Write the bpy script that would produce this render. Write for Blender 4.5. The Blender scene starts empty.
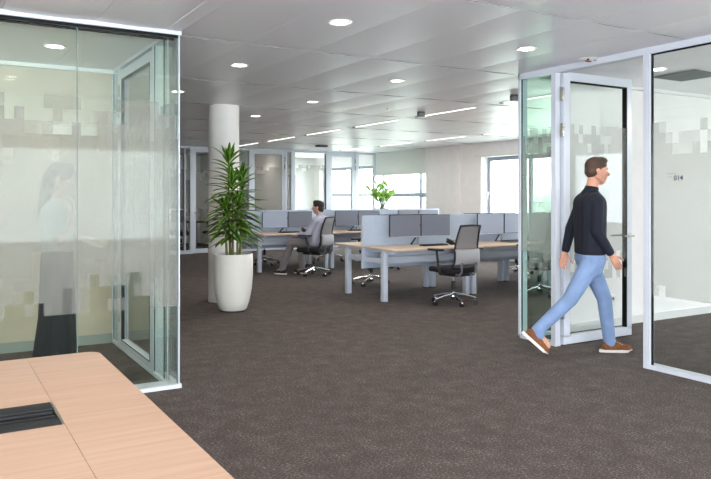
import bpy, bmesh, math, random
from mathutils import Vector, Matrix, Euler
sc = bpy.context.scene
COL = sc.collection
PI = math.pi
rnd = random.Random(7)

# ------------------------------------------------------------------ materials
def lin(c):
    return tuple((v/255/12.92 if v/255 <= .04045 else ((v/255+.055)/1.055)**2.4) for v in c) + (1,)

def mat(name, rgb, rough=.5, metal=0, spec=.5, bump=0, bscale=200, var=0, vscale=6, **kw):
    m = bpy.data.materials.new(name); m.use_nodes = True
    nt = m.node_tree; b = nt.nodes['Principled BSDF']
    b.inputs['Base Color'].default_value = lin(rgb)
    b.inputs['Roughness'].default_value = rough
    b.inputs['Metallic'].default_value = metal
    b.inputs['Specular IOR Level'].default_value = spec
    tc = nt.nodes.new('ShaderNodeTexCoord')
    if bump:
        n = nt.nodes.new('ShaderNodeTexNoise'); n.inputs['Scale'].default_value = bscale
        nt.links.new(tc.outputs['Object'], n.inputs['Vector'])
        bp = nt.nodes.new('ShaderNodeBump'); bp.inputs['Strength'].default_value = bump; bp.inputs['Distance'].default_value = .004
        nt.links.new(n.outputs['Fac'], bp.inputs['Height']); nt.links.new(bp.outputs['Normal'], b.inputs['Normal'])
    if var:
        n = nt.nodes.new('ShaderNodeTexNoise'); n.inputs['Scale'].default_value = vscale; n.inputs['Detail'].default_value = 4
        nt.links.new(tc.outputs['Object'], n.inputs['Vector'])
        r = nt.nodes.new('ShaderNodeValToRGB')
        r.color_ramp.elements[0].position = .3; r.color_ramp.elements[1].position = .7
        r.color_ramp.elements[0].color = lin([max(0, v*(1-var)) for v in rgb]); r.color_ramp.elements[1].color = lin([min(255, v*(1+var)) for v in rgb])
        nt.links.new(n.outputs['Fac'], r.inputs['Fac']); nt.links.new(r.outputs['Color'], b.inputs['Base Color'])
    return m

def emis(name, rgb, s):
    m = bpy.data.materials.new(name); m.use_nodes = True; nt = m.node_tree; nt.nodes.clear()
    e = nt.nodes.new('ShaderNodeEmission'); o = nt.nodes.new('ShaderNodeOutputMaterial')
    e.inputs['Color'].default_value = lin(rgb); e.inputs['Strength'].default_value = s
    nt.links.new(e.outputs[0], o.inputs[0]); return m

def glass(name, tint, ior=1.4):
    m = bpy.data.materials.new(name); m.use_nodes = True; nt = m.node_tree; nt.nodes.clear()
    o = nt.nodes.new('ShaderNodeOutputMaterial'); t = nt.nodes.new('ShaderNodeBsdfTransparent')
    g = nt.nodes.new('ShaderNodeBsdfGlossy'); f = nt.nodes.new('ShaderNodeFresnel'); mx = nt.nodes.new('ShaderNodeMixShader')
    geo = nt.nodes.new('ShaderNodeNewGeometry'); io = nt.nodes.new('ShaderNodeMix')
    t.inputs['Color'].default_value = lin(tint); g.inputs['Roughness'].default_value = .01; g.inputs['Color'].default_value = (.9,.95,.95,1)
    io.inputs['A'].default_value = ior; io.inputs['B'].default_value = 1/ior*1.0   # back faces get the inverse so Fresnel stays physical
    f.inputs['IOR'].default_value = ior
    # Fresnel node already inverts on back faces; undo it so both faces of the pane behave as seen from air
    nt.links.new(geo.outputs['Backfacing'], io.inputs['Factor']); nt.links.new(io.outputs['Result'], f.inputs['IOR'])
    nt.links.new(f.outputs[0], mx.inputs[0]); nt.links.new(t.outputs[0], mx.inputs[1]); nt.links.new(g.outputs[0], mx.inputs[2])
    nt.links.new(mx.outputs[0], o.inputs[0]); return m

def film(name, rgb, opacity, transl=.5):
    m = bpy.data.materials.new(name); m.use_nodes = True; nt = m.node_tree; nt.nodes.clear()
    o = nt.nodes.new('ShaderNodeOutputMaterial'); t = nt.nodes.new('ShaderNodeBsdfTransparent')
    d = nt.nodes.new('ShaderNodeBsdfDiffuse'); l = nt.nodes.new('ShaderNodeBsdfTranslucent')
    a = nt.nodes.new('ShaderNodeMixShader'); b = nt.nodes.new('ShaderNodeMixShader')
    d.inputs['Color'].default_value = lin(rgb); l.inputs['Color'].default_value = lin(rgb)
    a.inputs[0].default_value = transl; b.inputs[0].default_value = opacity
    nt.links.new(d.outputs[0], a.inputs[1]); nt.links.new(l.outputs[0], a.inputs[2])
    nt.links.new(t.outputs[0], b.inputs[1]); nt.links.new(a.outputs[0], b.inputs[2]); nt.links.new(b.outputs[0], o.inputs[0]); return m

def wood(name, c1, c2, axis='x', scale=3, rough=.42):
    m = bpy.data.materials.new(name); m.use_nodes = True; nt = m.node_tree; b = nt.nodes['Principled BSDF']
    tc = nt.nodes.new('ShaderNodeTexCoord'); mp = nt.nodes.new('ShaderNodeMapping')
    s = (scale*.25, scale*5, scale*5) if axis == 'x' else (scale*5, scale*.25, scale*5)
    mp.inputs['Scale'].default_value = s
    n = nt.nodes.new('ShaderNodeTexNoise'); n.inputs['Scale'].default_value = 2.5; n.inputs['Detail'].default_value = 7; n.inputs['Distortion'].default_value = .35
    r = nt.nodes.new('ShaderNodeValToRGB'); r.color_ramp.elements[0].position = .32; r.color_ramp.elements[1].position = .68
    r.color_ramp.elements[0].color = lin(c1); r.color_ramp.elements[1].color = lin(c2)
    nt.links.new(tc.outputs['Object'], mp.inputs[0]); nt.links.new(mp.outputs[0], n.inputs['Vector'])
    nt.links.new(n.outputs['Fac'], r.inputs['Fac']); nt.links.new(r.outputs['Color'], b.inputs['Base Color'])
    b.inputs['Roughness'].default_value = rough; return m

def carpet():
    m = bpy.data.materials.new('carpet'); m.use_nodes = True; nt = m.node_tree; b = nt.nodes['Principled BSDF']
    tc = nt.nodes.new('ShaderNodeTexCoord')
    mp = nt.nodes.new('ShaderNodeMapping'); mp.inputs['Scale'].default_value = (1, 1.7, 1)
    nt.links.new(tc.outputs['Object'], mp.inputs[0])
    n1 = nt.nodes.new('ShaderNodeTexNoise'); n1.inputs['Scale'].default_value = 62; n1.inputs['Detail'].default_value = 6; n1.inputs['Roughness'].default_value = .75
    r1 = nt.nodes.new('ShaderNodeValToRGB'); cr = r1.color_ramp
    cr.elements[0].position = .33; cr.elements[0].color = lin(CARPET[0])
    cr.elements[1].position = .73; cr.elements[1].color = lin(CARPET[2])
    e = cr.elements.new(.55); e.color = lin(CARPET[1])
    n3 = nt.nodes.new('ShaderNodeTexNoise'); n3.inputs['Scale'].default_value = 7; n3.inputs['Detail'].default_value = 3; n3.inputs['Roughness'].default_value = .6
    ad = nt.nodes.new('ShaderNodeMath'); ad.operation = 'MULTIPLY_ADD'; ad.inputs[1].default_value = .16; ad.inputs[2].default_value = -.076
    sm = nt.nodes.new('ShaderNodeMath'); sm.operation = 'ADD'
    nt.links.new(tc.outputs['Object'], n3.inputs['Vector']); nt.links.new(n3.outputs['Fac'], ad.inputs[0])
    nt.links.new(mp.outputs[0], n1.inputs['Vector']); nt.links.new(n1.outputs['Fac'], sm.inputs[0]); nt.links.new(ad.outputs[0], sm.inputs[1]); nt.links.new(sm.outputs[0], r1.inputs['Fac'])
    n2 = nt.nodes.new('ShaderNodeTexNoise'); n2.inputs['Scale'].default_value = 2.2; n2.inputs['Detail'].default_value = 3
    nt.links.new(tc.outputs['Object'], n2.inputs['Vector'])
    mx = nt.nodes.new('ShaderNodeMix'); mx.data_type = 'RGBA'; mx.blend_type = 'MULTIPLY'; mx.inputs['Factor'].default_value = .25
    nt.links.new(r1.outputs['Color'], mx.inputs['A']); nt.links.new(n2.outputs['Color'], mx.inputs['B'])
    bw = nt.nodes.new('ShaderNodeRGBToBW'); nt.links.new(n2.outputs['Color'], bw.inputs[0]); nt.links.new(bw.outputs[0], mx.inputs['B'])
    nt.links.new(mx.outputs['Result'], b.inputs['Base Color'])
    bp = nt.nodes.new('ShaderNodeBump'); bp.inputs['Strength'].default_value = .5; bp.inputs['Distance'].default_value = .006
    nt.links.new(n1.outputs['Fac'], bp.inputs['Height']); nt.links.new(bp.outputs['Normal'], b.inputs['Normal'])
    b.inputs['Roughness'].default_value = .95; b.inputs['Specular IOR Level'].default_value = .15
    return m
CARPET = [(57,51,49), (100,91,87), (192,184,178)]

M = dict(
 carpet=carpet(),
 ceil=mat('ceiling_panel', (240,238,243), .34, 0, .55),
 strip=mat('ceiling_strip', (238,237,238), .45),
 gap=mat('ceiling_gap', (128,128,131), .8),
 wall=mat('white_wall', (248,245,243), .8, var=.01),
 beige=mat('beige_wall', (196,180,160), .75, var=.02),
 plinth=mat('grey_plinth', (150,155,150), .6),
 alu=mat('frame_white', (208,213,222), .4, 0, .5),
 gasket=mat('black_gasket', (16,17,17), .7, 0, .2),
 wframe=mat('window_frame', (150,162,178), .5),
 steel=mat('steel', (170,168,160), .3, .9),
 chrome=mat('chrome', (225,228,232), .16, 1),
 glass=glass('clear_glass', (252,254,253), 1.35),
 green=glass('green_glass', (249,252,250), 1.38),
 greener=glass('corner_glass', (238,249,244), 1.38),
 win=glass('window_glass', (250,252,252), 1.35),
 edge=mat('glass_edge', (105,128,126), .2),
 film=film('film_strong', (196,196,190), .36, .6),
 film2=film('film_light', (196,196,190), .20, .6),
 oak=wood('table_oak', (200,164,136), (212,178,152), 'x', 3),
 oakd=wood('desk_oak', (205,180,155), (222,200,178), 'x', 3),
 desk=mat('desk_metal', (198,206,219), .45, 0, .4),
 screen=mat('screen_felt', (176,190,208), .9, bump=.3, bscale=400, var=.04, vscale=60),
 mon=mat('monitor_panel', (112,117,130), .42, 0, .4),
 dark=mat('dark_plastic', (30,31,36), .5, bump=.1),
 black=mat('black_fabric', (24,25,32), .9, bump=.4, bscale=500),
 grey=mat('grey_plastic', (120,120,124), .5),
 lgrey=mat('lumbar_grey', (168,168,172), .6),
 mesh=None,
 pot=mat('pot_white', (232,230,222), .5, bump=.15, bscale=60),
 soil=mat('soil', (50,36,26), .95, bump=.8, bscale=60),
 stem=mat('cane', (116,116,70), .8, bump=.4, bscale=60),
 white=mat('white_plastic', (232,232,230), .4),
 blind=mat('roller_blind', (226,230,224), .85),
 lamp=emis('lamp_glow', (255,240,225), 9),
 line=emis('line_glow', (255,250,244), 2.2),
 skin=mat('skin', (205,150,125), .55, var=.05, vscale=12),
 skin2=mat('skin_pale', (215,170,148), .55, var=.04, vscale=12),
 hair=mat('hair_dark', (48,38,32), .7, bump=.6, bscale=120),
 hairb=mat('hair_brown', (72,52,40), .7, bump=.6, bscale=120),
 navy=mat('navy_knit', (19,24,38), .9, bump=.4, bscale=300),
 jeans=mat('denim', (124,148,186), .85, var=.05, vscale=9, bump=.4, bscale=300),
 shoe=mat('tan_suede', (120,74,40), .8, var=.15, vscale=30),
 shoesole=mat('white_sole', (226,220,212), .6),
 blazer=mat('lavender_blazer', (184,184,202), .85, bump=.3, bscale=300, var=.05),
 trouser=mat('grey_trouser', (134,128,130), .9, bump=.3, bscale=300, var=.05),
 blackcloth=mat('black_cloth', (17,18,26), .9, bump=.3, bscale=300),
 blouse=mat('grey_blouse', (196,200,206), .85, bump=.2),
 paper=mat('paper', (232,224,208), .8),
 ink=mat('ink', (70,72,92), .6),
 inkl=mat('ink_light', (120,124,134), .7),
 red=mat('red_plastic', (140,40,40), .5),
 foil=mat('exterior_green', (196,204,190), .95, var=.08, vscale=1.5),
 ground=mat('exterior_ground', (170,176,160), .95, var=.06, vscale=.4),
 vent=mat('vent_grey', (120,124,122), .7),
 rail=mat('railing', (170,190,200), .5),
)
def mesh_fabric():
    m = bpy.data.materials.new('mesh_fabric'); m.use_nodes = True; nt = m.node_tree; b = nt.nodes['Principled BSDF']
    o = nt.nodes['Material Output']; t = nt.nodes.new('ShaderNodeBsdfTransparent'); mx = nt.nodes.new('ShaderNodeMixShader')
    b.inputs['Base Color'].default_value = lin((146,142,142)); b.inputs['Roughness'].default_value = .8
    mx.inputs[0].default_value = .66
    nt.links.new(t.outputs[0], mx.inputs[1]); nt.links.new(b.outputs[0], mx.inputs[2]); nt.links.new(mx.outputs[0], o.inputs[0]); return m
M['mesh'] = mesh_fabric()
def leaf_mat(name, dark, lime, transl=.2):
    m = bpy.data.materials.new(name); m.use_nodes = True; nt = m.node_tree; b = nt.nodes['Principled BSDF']
    uv = nt.nodes.new('ShaderNodeUVMap'); sx = nt.nodes.new('ShaderNodeSeparateXYZ'); r = nt.nodes.new('ShaderNodeValToRGB')
    nt.links.new(uv.outputs[0], sx.inputs[0]); nt.links.new(sx.outputs[0], r.inputs['Fac'])
    cr = r.color_ramp; cr.elements[0].position = 0; cr.elements[0].color = lin(lime); cr.elements[1].position = 1; cr.elements[1].color = lin(lime)
    for p in (.28, .72):
        e = cr.elements.new(p); e.color = lin(dark)
    n = nt.nodes.new('ShaderNodeTexNoise'); n.inputs['Scale'].default_value = 9
    tc = nt.nodes.new('ShaderNodeTexCoord'); nt.links.new(tc.outputs['Object'], n.inputs['Vector'])
    hs = nt.nodes.new('ShaderNodeHueSaturation'); mr = nt.nodes.new('ShaderNodeMapRange'); mr.inputs['To Min'].default_value = .6; mr.inputs['To Max'].default_value = 1.5
    nt.links.new(n.outputs['Fac'], mr.inputs['Value']); nt.links.new(mr.outputs[0], hs.inputs['Value']); nt.links.new(r.outputs['Color'], hs.inputs['Color'])
    nt.links.new(hs.outputs[0], b.inputs['Base Color']); b.inputs['Roughness'].default_value = .38
    o = nt.nodes['Material Output']; l = nt.nodes.new('ShaderNodeBsdfTranslucent'); mx = nt.nodes.new('ShaderNodeMixShader'); mx.inputs[0].default_value = transl
    nt.links.new(hs.outputs[0], l.inputs[0]); nt.links.new(b.outputs[0], mx.inputs[1]); nt.links.new(l.outputs[0], mx.inputs[2]); nt.links.new(mx.outputs[0], o.inputs[0])
    return m
M['leaf'] = leaf_mat('dracaena_leaf', (34,92,34), (160,190,62))
M['leaf2'] = leaf_mat('ficus_leaf', (136,172,88), (172,202,118), .5)

# ------------------------------------------------------------------ mesh building
class MB:
    def __init__(s): s.bm = bmesh.new(); s.mi = 0; s.mats = []
    def m(s, key):
        if key not in s.mats: s.mats.append(key)
        s.mi = s.mats.index(key); return s
    def _fin(s, verts, bev=0, seg=2):
        fs = {f for v in verts for f in v.link_faces}
        for f in fs: f.material_index = s.mi
        if bev:
            es = list({e for v in verts for e in v.link_edges})
            r = bmesh.ops.bevel(s.bm, geom=es, offset=bev, segments=seg, affect='EDGES', profile=.5)
            for f in r['faces']: f.material_index = s.mi
        return s
    def box(s, x0, x1, y0, y1, z0, z1, bev=0, seg=2, mtx=None):
        r = bmesh.ops.create_cube(s.bm, size=1)
        T = Matrix.Translation(((x0+x1)/2, (y0+y1)/2, (z0+z1)/2)) @ Matrix.Diagonal((abs(x1-x0), abs(y1-y0), abs(z1-z0), 1))
        if mtx: T = mtx @ T
        bmesh.ops.transform(s.bm, matrix=T, verts=r['verts'])
        return s._fin(r['verts'], bev, seg)
    def bar(s, a, b, w, h, bev=0):
        a = Vector(a); b = Vector(b); d = b-a; q = d.to_track_quat('X', 'Z').to_matrix().to_4x4()
        return s.box(-d.length/2, d.length/2, -w/2, w/2, -h/2, h/2, bev, mtx=Matrix.Translation((a+b)/2) @ q)
    def cyl(s, a, b, r0, r1=None, n=20, cap=True):
        a = Vector(a); b = Vector(b); d = b-a; r1 = r0 if r1 is None else r1
        q = d.to_track_quat('Z', 'Y').to_matrix().to_4x4()
        r = bmesh.ops.create_cone(s.bm, cap_ends=cap, segments=n, radius1=r0, radius2=r1, depth=d.length, matrix=Matrix.Translation((a+b)/2) @ q)
        return s._fin(r['verts'])
    def ell(s, c, rad, rot=None, n=16):
        T = Matrix.Translation(c)
        if rot: T = T @ Euler(rot).to_matrix().to_4x4()
        T = T @ Matrix.Diagonal((*rad, 1))
        r = bmesh.ops.create_uvsphere(s.bm, u_segments=n, v_segments=max(8, n*2//3), radius=1, matrix=T)
        return s._fin(r['verts'])
    def cap(s, a, b, r0, r1, n=14):      # round cone
        s.cyl(a, b, r0, r1, n); s.ell(a, (r0,)*3, n=n); s.ell(b, (r1,)*3, n=n); return s
    def lathe(s, prof, n=40, c=(0,0,0)):
        rings = []
        for r, z in prof:
            rings.append([s.bm.verts.new((c[0]+r*math.cos(2*PI*i/n), c[1]+r*math.sin(2*PI*i/n), c[2]+z)) for i in range(n)] if r > 1e-6 else [s.bm.verts.new((c[0], c[1], c[2]+z))])
        for a, b in zip(rings, rings[1:]):
            for i in range(n):
                j = (i+1) % n
                if len(a) == 1 and len(b) == 1: continue
                if len(a) == 1: f = s.bm.faces.new((a[0], b[j], b[i]))
                elif len(b) == 1: f = s.bm.faces.new((a[i], a[j], b[0]))
                else: f = s.bm.faces.new((a[i], a[j], b[j], b[i]))
                f.material_index = s.mi
        return s
    def tube(s, pts, r, n=10):
        pts = [Vector(p) for p in pts]; rr = r if isinstance(r, (list, tuple)) else [r]*len(pts); rings = []
        for i, p in enumerate(pts):
            t = (pts[min(i+1, len(pts)-1)] - pts[max(i-1, 0)]).normalized(); q = t.to_track_quat('Z', 'Y')
            rings.append([s.bm.verts.new(p + q @ Vector((rr[i]*math.cos(2*PI*k/n), rr[i]*math.sin(2*PI*k/n), 0))) for k in range(n)])
        for a, b in zip(rings, rings[1:]):
            for k in range(n):
                f = s.bm.faces.new((a[k], a[(k+1) % n], b[(k+1) % n], b[k])); f.material_index = s.mi
        for e in (rings[0][::-1], rings[-1]):
            f = s.bm.faces.new(e); f.material_index = s.mi
        return s
    def quad(s, *pts):
        f = s.bm.faces.new([s.bm.verts.new(p) for p in pts]); f.material_index = s.mi; return s
    def build(s, name, parent=None, loc=(0,0,0), rz=0, smooth=35):
        me = bpy.data.meshes.new(name); bmesh.ops.recalc_face_normals(s.bm, faces=s.bm.faces[:]); s.bm.to_mesh(me); s.bm.free()
        for k in s.mats: me.materials.append(M[k])
        if smooth:
            for p in me.polygons: p.use_smooth = True
            try: me.set_sharp_from_angle(angle=math.radians(smooth))
            except Exception: pass
        o = bpy.data.objects.new(name, me); COL.objects.link(o)
        o.location = loc; o.rotation_euler.z = rz
        if parent: o.parent = parent
        return o
def new(key): return MB().m(key)
def tag(o, label=None, cat=None, group=None, kind=None):
    if label: o['label'] = label
    if cat: o['category'] = cat
    if group: o['group'] = group
    if kind: o['kind'] = kind
    return o
def empty(name, loc=(0,0,0), rz=0):
    o = bpy.data.objects.new(name, None); COL.objects.link(o); o.location = loc; o.rotation_euler.z = rz; o.empty_display_size = .1; return o
def struct(o): o['kind'] = 'structure'; return o
def kids(o): return [c for c in COL.objects if c.parent == o]
def copy_tree(o, parent=None):
    ch = kids(o); c = o.copy(); COL.objects.link(c); c.parent = parent
    for k in ch: copy_tree(k, c)
    return c
def place(o, loc, rz=0, label=None):
    o.location = loc; o.rotation_euler.z = rz
    if label: o['label'] = label
    return o

# ------------------------------------------------------------------ constants (metres, Z up, ceiling 2.70)
CZ = 2.70; BAY = 1.93; Y0 = 5.39      # ceiling strips sit at Y0 + k*BAY
XR = 5.18; YF = 5.36; XL = 1.60       # room 014 front plane / shared line of both room corners / left room side plane
XW = 11.07; YB = 17.5                 # facade and far glazed wall

# ------------------------------------------------------------------ floor, ceiling, walls
struct(new('carpet').box(-5, 11.6, -6, 22, -.1, 0).build('floor'))
c = MB(); c.m('gap').box(-5, 11.6, -6, 22, 2.712, 2.80)
x0s = [1.6+.6*k for k in range(-11, 17)]; y0s = [Y0+BAY*k for k in range(-6, 9)]
for yb in y0s:
    c.m('ceil').box(-5, 11.6, yb-.06, yb+.06, 2.6970, 2.72)
def panel(xa, xb, ya, yb):
    n = 8; g = .0015; rows = []
    for i in range(n+1):
        t = i/n; x = xa+g+(xb-xa-2*g)*t; z = 2.6975-.0075*(1-(2*t-1)**2)
        rows.append((c.bm.verts.new((x, ya, z)), c.bm.verts.new((x, yb, z))))
    top = [(c.bm.verts.new((xa+g, ya, 2.715)), c.bm.verts.new((xa+g, yb, 2.715)))], [(c.bm.verts.new((xb-g, ya, 2.715)), c.bm.verts.new((xb-g, yb, 2.715)))]
    rows = top[0]+rows+top[1]
    for a, b in zip(rows, rows[1:]):
        f = c.bm.faces.new((a[0], a[1], b[1], b[0])); f.material_index = c.mi
    for e in (0, 1):        # closed panel ends
        f = c.bm.faces.new([r_[e] for r_ in rows]); f.material_index = c.mats.index('gap')
c.m('ceil')
for yb in y0s[:-1]:
    for xa in x0s[:-1]:
        if xa+.6 < 11.7: panel(xa, min(xa+.6, 11.5), yb+.0605, yb+BAY-.0605)
struct(c.build('ceiling', smooth=30))
# white trim strip on the ceiling continuing the glass wall towards the viewer
struct(new('ceil').box(1.50, 1.61, -5, 5.29, 2.692, 2.71).m('strip').box(1.498, 1.50, -5, 5.29, 2.691, 2.71).box(1.61, 1.612, -5, 5.29, 2.691, 2.71).build('trim_1'))

def windowed_wall_x(name, x, y0, y1, thick, openings, m='wall'):     # wall plane facing -X
    b = new(m); ys = [y0]
    for (a, e, z0, z1) in openings:
        b.box(x, x+thick, ys[-1], a, 0, CZ+.02); b.box(x, x+thick, a, e, 0, z0); b.box(x, x+thick, a, e, z1, CZ+.02); ys.append(e)
    b.box(x, x+thick, ys[-1], y1, 0, CZ+.02)
    return struct(b.build(name, smooth=0))
WIN = [(-.5, 1.6, .85, 2.36), (2.6, 4.9, .85, 2.36), (6.2, 8.4, .85, 2.36), (10.1, 12.86, .85, 2.36), (15.05, 21.0, .80, 2.36)]
windowed_wall_x('wall_right', XW, -6, 22, .38, WIN)
struct(new('wall').box(XW-.05, XW+.02, 13.63, 13.94, 0, CZ).build('trim_2'))
n = 0
for (a, e, z0, z1) in WIN:
    n += 1; w = struct(empty('window_%d' % n, (XW+.2, a, z0)))
    f = new('wframe'); L = e-a; Hh = z1-z0; t = .09
    f.box(0, .07, 0, t, 0, Hh).box(0, .07, L-t, L, 0, Hh).box(0, .07, t, L-t, 0, t).box(0, .07, t, L-t, Hh-t, Hh)
    if L > 4:
        for q in (.50, 2.38, 4.2): f.box(.005, .065, q-.05, q+.05, t, Hh-t)
        f.box(.01, .06, t, L-t, .62, .74)
    elif L > 2.5: f.box(.005, .065, L/2-.04, L/2+.04, t, Hh-t)
    f.build('window_frame', w, smooth=0)
    new('win').box(.03, .04, t, L-t, t, Hh-t).build('window_pane', w, smooth=0)
    new('white').box(-.24, .0, .01, L-.01, -.02, .01).build('window_sill', w, smooth=0)
    if n == 4:
        h = new('white').box(-.03, 0, L-.06, L-.03, .62, .70).box(-.05, -.03, L-.055, L-.035, .52, .68, .005).build('window_handle', w)
b = struct(empty('trim_3', (XW-.03, 15.05, 0)))
new('blind').box(0, .02, -.02, 2.42, 2.05, 2.69).build('blind_fabric', b, smooth=0)
new('white').box(-.01, .03, -.02, 2.42, 2.03, 2.055).build('blind_rail', b, smooth=0)
# blind box above the near window
struct(new('white').box(XW-.04, XW, 9.9, 13.05, 2.37, 2.40).build('trim_4'))
struct(new('white').box(XW-.03, XW, 13.94, 15.05, 0, .07).box(XW-.03, XW, 5.4, 13.63, 0, .07).build('baseboard_right', smooth=0))

# unseen walls that close the room, with large windows behind the viewer
b = new('wall').box(-5, -4.6, -5.5, -5.2, 0, CZ).box(-4.6, 11, -5.5, -5.2, 0, .5).box(-4.6, 11, -5.5, -5.2, 2.45, 2.72).box(10.6, 11.1, -5.5, -5.2, .5, 2.45)
struct(b.build('wall_back', smooth=0))
struct(new('wall').box(-5, -4.8, 1.5, 22, 0, CZ+.02).box(-5, -4.8, -5.5, 1.5, 0, .5).box(-5, -4.8, -5.5, 1.5, 2.45, CZ+.02).box(-5, -4.8, -5.5, -5, .5, 2.45).build('wall_left', smooth=0))  # near opening added to let more daylight onto the ceiling and floor
struct(new('wall').box(-5, 11.4, 21.4, 21.6, 0, CZ+.02).build('wall_front', smooth=0))
struct(new('wall').box(XR+.02, XW, -1.0, -.88, 0, CZ+.02).build('wall_inner_south', smooth=0))

# room beyond the glass on the right: solid side wall, glazed near the corner
struct(new('wall').box(5.80, XW, YF, YF+.12, 0, CZ).build('wall_room_side', smooth=0))
struct(new('white').box(5.80, XW, YF-.015, YF, 0, .09).build('baseboard_room', smooth=0))
struct(new('strip').box(XR+.04, XW, YF-.05, YF, CZ-.045, CZ-.008).build('trim_5', smooth=0))

# ------------------------------------------------------------------ frosted film made of small blocks
def film_mesh(parent, L, plane, off=.006, seed=1, x0=0, zoff=0, levels=1, m1='film', m2='film2', zlo=.62, nrows=17, thick=.001):
    """film along local axis (x for plane 'x', y for plane 'y'), built as thin slabs; blocks .06 x .09"""
    r = random.Random(seed); b = MB(); cw = .061; ch = .09; n = int(math.ceil(L/cw))
    def cell(a, e, z0, z1, key):
        b.m(key)
        if plane == 'x': b.box(x0+a, x0+e, off, off+thick, z0, z1)
        else: b.box(off, off+thick, x0+a, x0+e, z0, z1)
    z_lo = zlo+3*ch; z_hi = zlo+(nrows-3)*ch
    cell(0, L, z_lo, z_hi, m1)
    hb = 0; ht = 0
    for i in range(n):
        a = i*cw; e = min(L, a+cw)
        if e-a < .005: continue
        hb = max(0, min(3, hb+r.choice((-2, -1, 0, 0, 1, 2)))); ht = max(0, min(3, ht+r.choice((-2, -1, 0, 0, 1, 2))))
        for k in range(3):
            if k < hb: cell(a, e, z_lo-(k+1)*ch, z_lo-k*ch, m1)
            elif r.random() < .45: cell(a, e, z_lo-(k+1)*ch, z_lo-k*ch, m2)
            if k < ht: cell(a, e, z_hi+k*ch, z_hi+(k+1)*ch, m1)
            elif r.random() < .45: cell(a, e, z_hi+k*ch, z_hi+(k+1)*ch, m2)
    return b.build('frosted_film', parent, smooth=0)

# ------------------------------------------------------------------ left glass room (front plane Y=YF, side plane X=XL)
def glass_wall_front():
    w = struct(empty('wall_left_glass', (0, 0, 0)))
    xs = [-4.8, -2.99, -1.05, .883, 1.60]
    f = new('alu').box(-4.8, 1.62, 5.30, 5.46, CZ-.035, CZ).box(-4.8, 1.62, 5.30, 5.46, 0, .03)
    f.box(1.604, 1.612, 5.322, 5.340, .03, CZ-.03).box(1.548, 1.556, 5.43, 5.44, .03, CZ-.03)
    f.build('frame', w, smooth=0)
    new('gasket').box(-4.8, 1.60, 5.318, 5.322, CZ-.055, CZ-.035).box(-4.8, 1.6, 5.43, 5.436, CZ-.055, CZ-.035).build('gasket', w, smooth=0)
    for a, e in zip(xs, xs[1:]):
        new('green').box(a+.003, e-.003, 5.330, 5.340, .03, CZ-.035).build('glass_pane', w, smooth=0)
        new('edge').box(e-.006, e, 5.327, 5.343, .03, CZ-.035).build('pane_edge', w, smooth=0)
    new('green').box(-4.8, 1.545, 5.428, 5.436, .03, CZ-.035).build('glass_pane', w, smooth=0)
    film_mesh(w, 4.6, 'x', 5.325, 5, -3.0)
    film_mesh(w, 4.5, 'x', 5.4385, 8, -3.0, zlo=.79, nrows=13, m1='film2', m2='film2')
glass_wall_front()
def glass_wall_side():
    w = struct(empty('wall_left_side_glass', (0, 0, 0)))
    f = new('alu').box(1.53, 1.62, 5.46, 7.3, CZ-.035, CZ).box(1.53, 1.62, 5.46, 7.3, 0, .03)
    f.box(1.53, 1.62, 5.76, 5.81, .03, CZ-.03).box(1.53, 1.62, 7.00, 7.05, .03, CZ-.03).box(1.53, 1.62, 7.26, 7.30, .03, CZ-.03)
    f.build('frame', w, smooth=0)
    g = new('gasket')
    for y in (5.482, 5.757, 7.053, 7.257): g.box(1.535, 1.54, y-.004, y+.004, .04, CZ-.04)
    g.build('gasket', w, smooth=0)
    for x in (1.545, 1.607):
        new('green').box(x-.004, x+.004, 5.35, 5.76, .03, CZ-.035).build('glass_pane', w, smooth=0)
        new('green').box(x-.004, x+.004, 7.05, 7.26, .03, CZ-.035).build('glass_pane', w, smooth=0)
    film_mesh(w, .41, 'y', 1.538, 11, 5.35); film_mesh(w, .21, 'y', 1.538, 12, 7.05)
    # further partition towards the office behind the room
    d = struct(empty('door_1', (1.575, 5.81, 0)))
    L = 1.19; s = .085
    f = new('alu').box(-.04, .02, 0, s, .01, 2.64, .004).box(-.04, .02, L-s, L, .01, 2.64, .004).box(-.04, .02, s, L-s, 2.64-s, 2.64).box(-.04, .02, s, L-s, .01, .01+s)
    f.build('door_frame', d, smooth=0)
    new('green').box(-.015, -.007, s, L-s, s, 2.64-s).build('glass_pane', d, smooth=0)
    g = new('gasket').box(-.042, -.012, s, s+.008, s, 2.55).box(-.042, -.012, L-s-.008, L-s, s, 2.55).box(-.042, -.012, s, L-s, 2.547, 2.555).box(-.042, -.012, s, L-s, s, s+.008)
    g.build('gasket', d, smooth=0)
    film_mesh(d, L-2*s, 'y', -.018, 15, s)
    h = new('steel')
    for z in (.25, 2.2, 2.4): h.box(-.052, -.03, L-.02, L+.03, z, z+.11, .004)
    h.build('hinge', d)
    new('steel').cyl((-.09, .045, 1.05), (-.04, .045, 1.05), .011).cyl((-.09, .045, 1.05), (-.09, .17, 1.05), .009).cyl((-.045, .045, 1.05), (-.04, .045, 1.05), .026).build('door_handle', d)
glass_wall_side()
struct(new('beige').box(-4.8, 1.62, 7.30, 7.42, 0, CZ).build('wall_room_back', smooth=0))
struct(new('plinth').box(-4.8, 1.53, 7.285, 7.30, 0, .095).build('baseboard_left', smooth=0))
struct(new('strip').box(-4.8, 1.55, 7.25, 7.30, CZ-.045, CZ-.008).build('trim_6', smooth=0))

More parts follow.
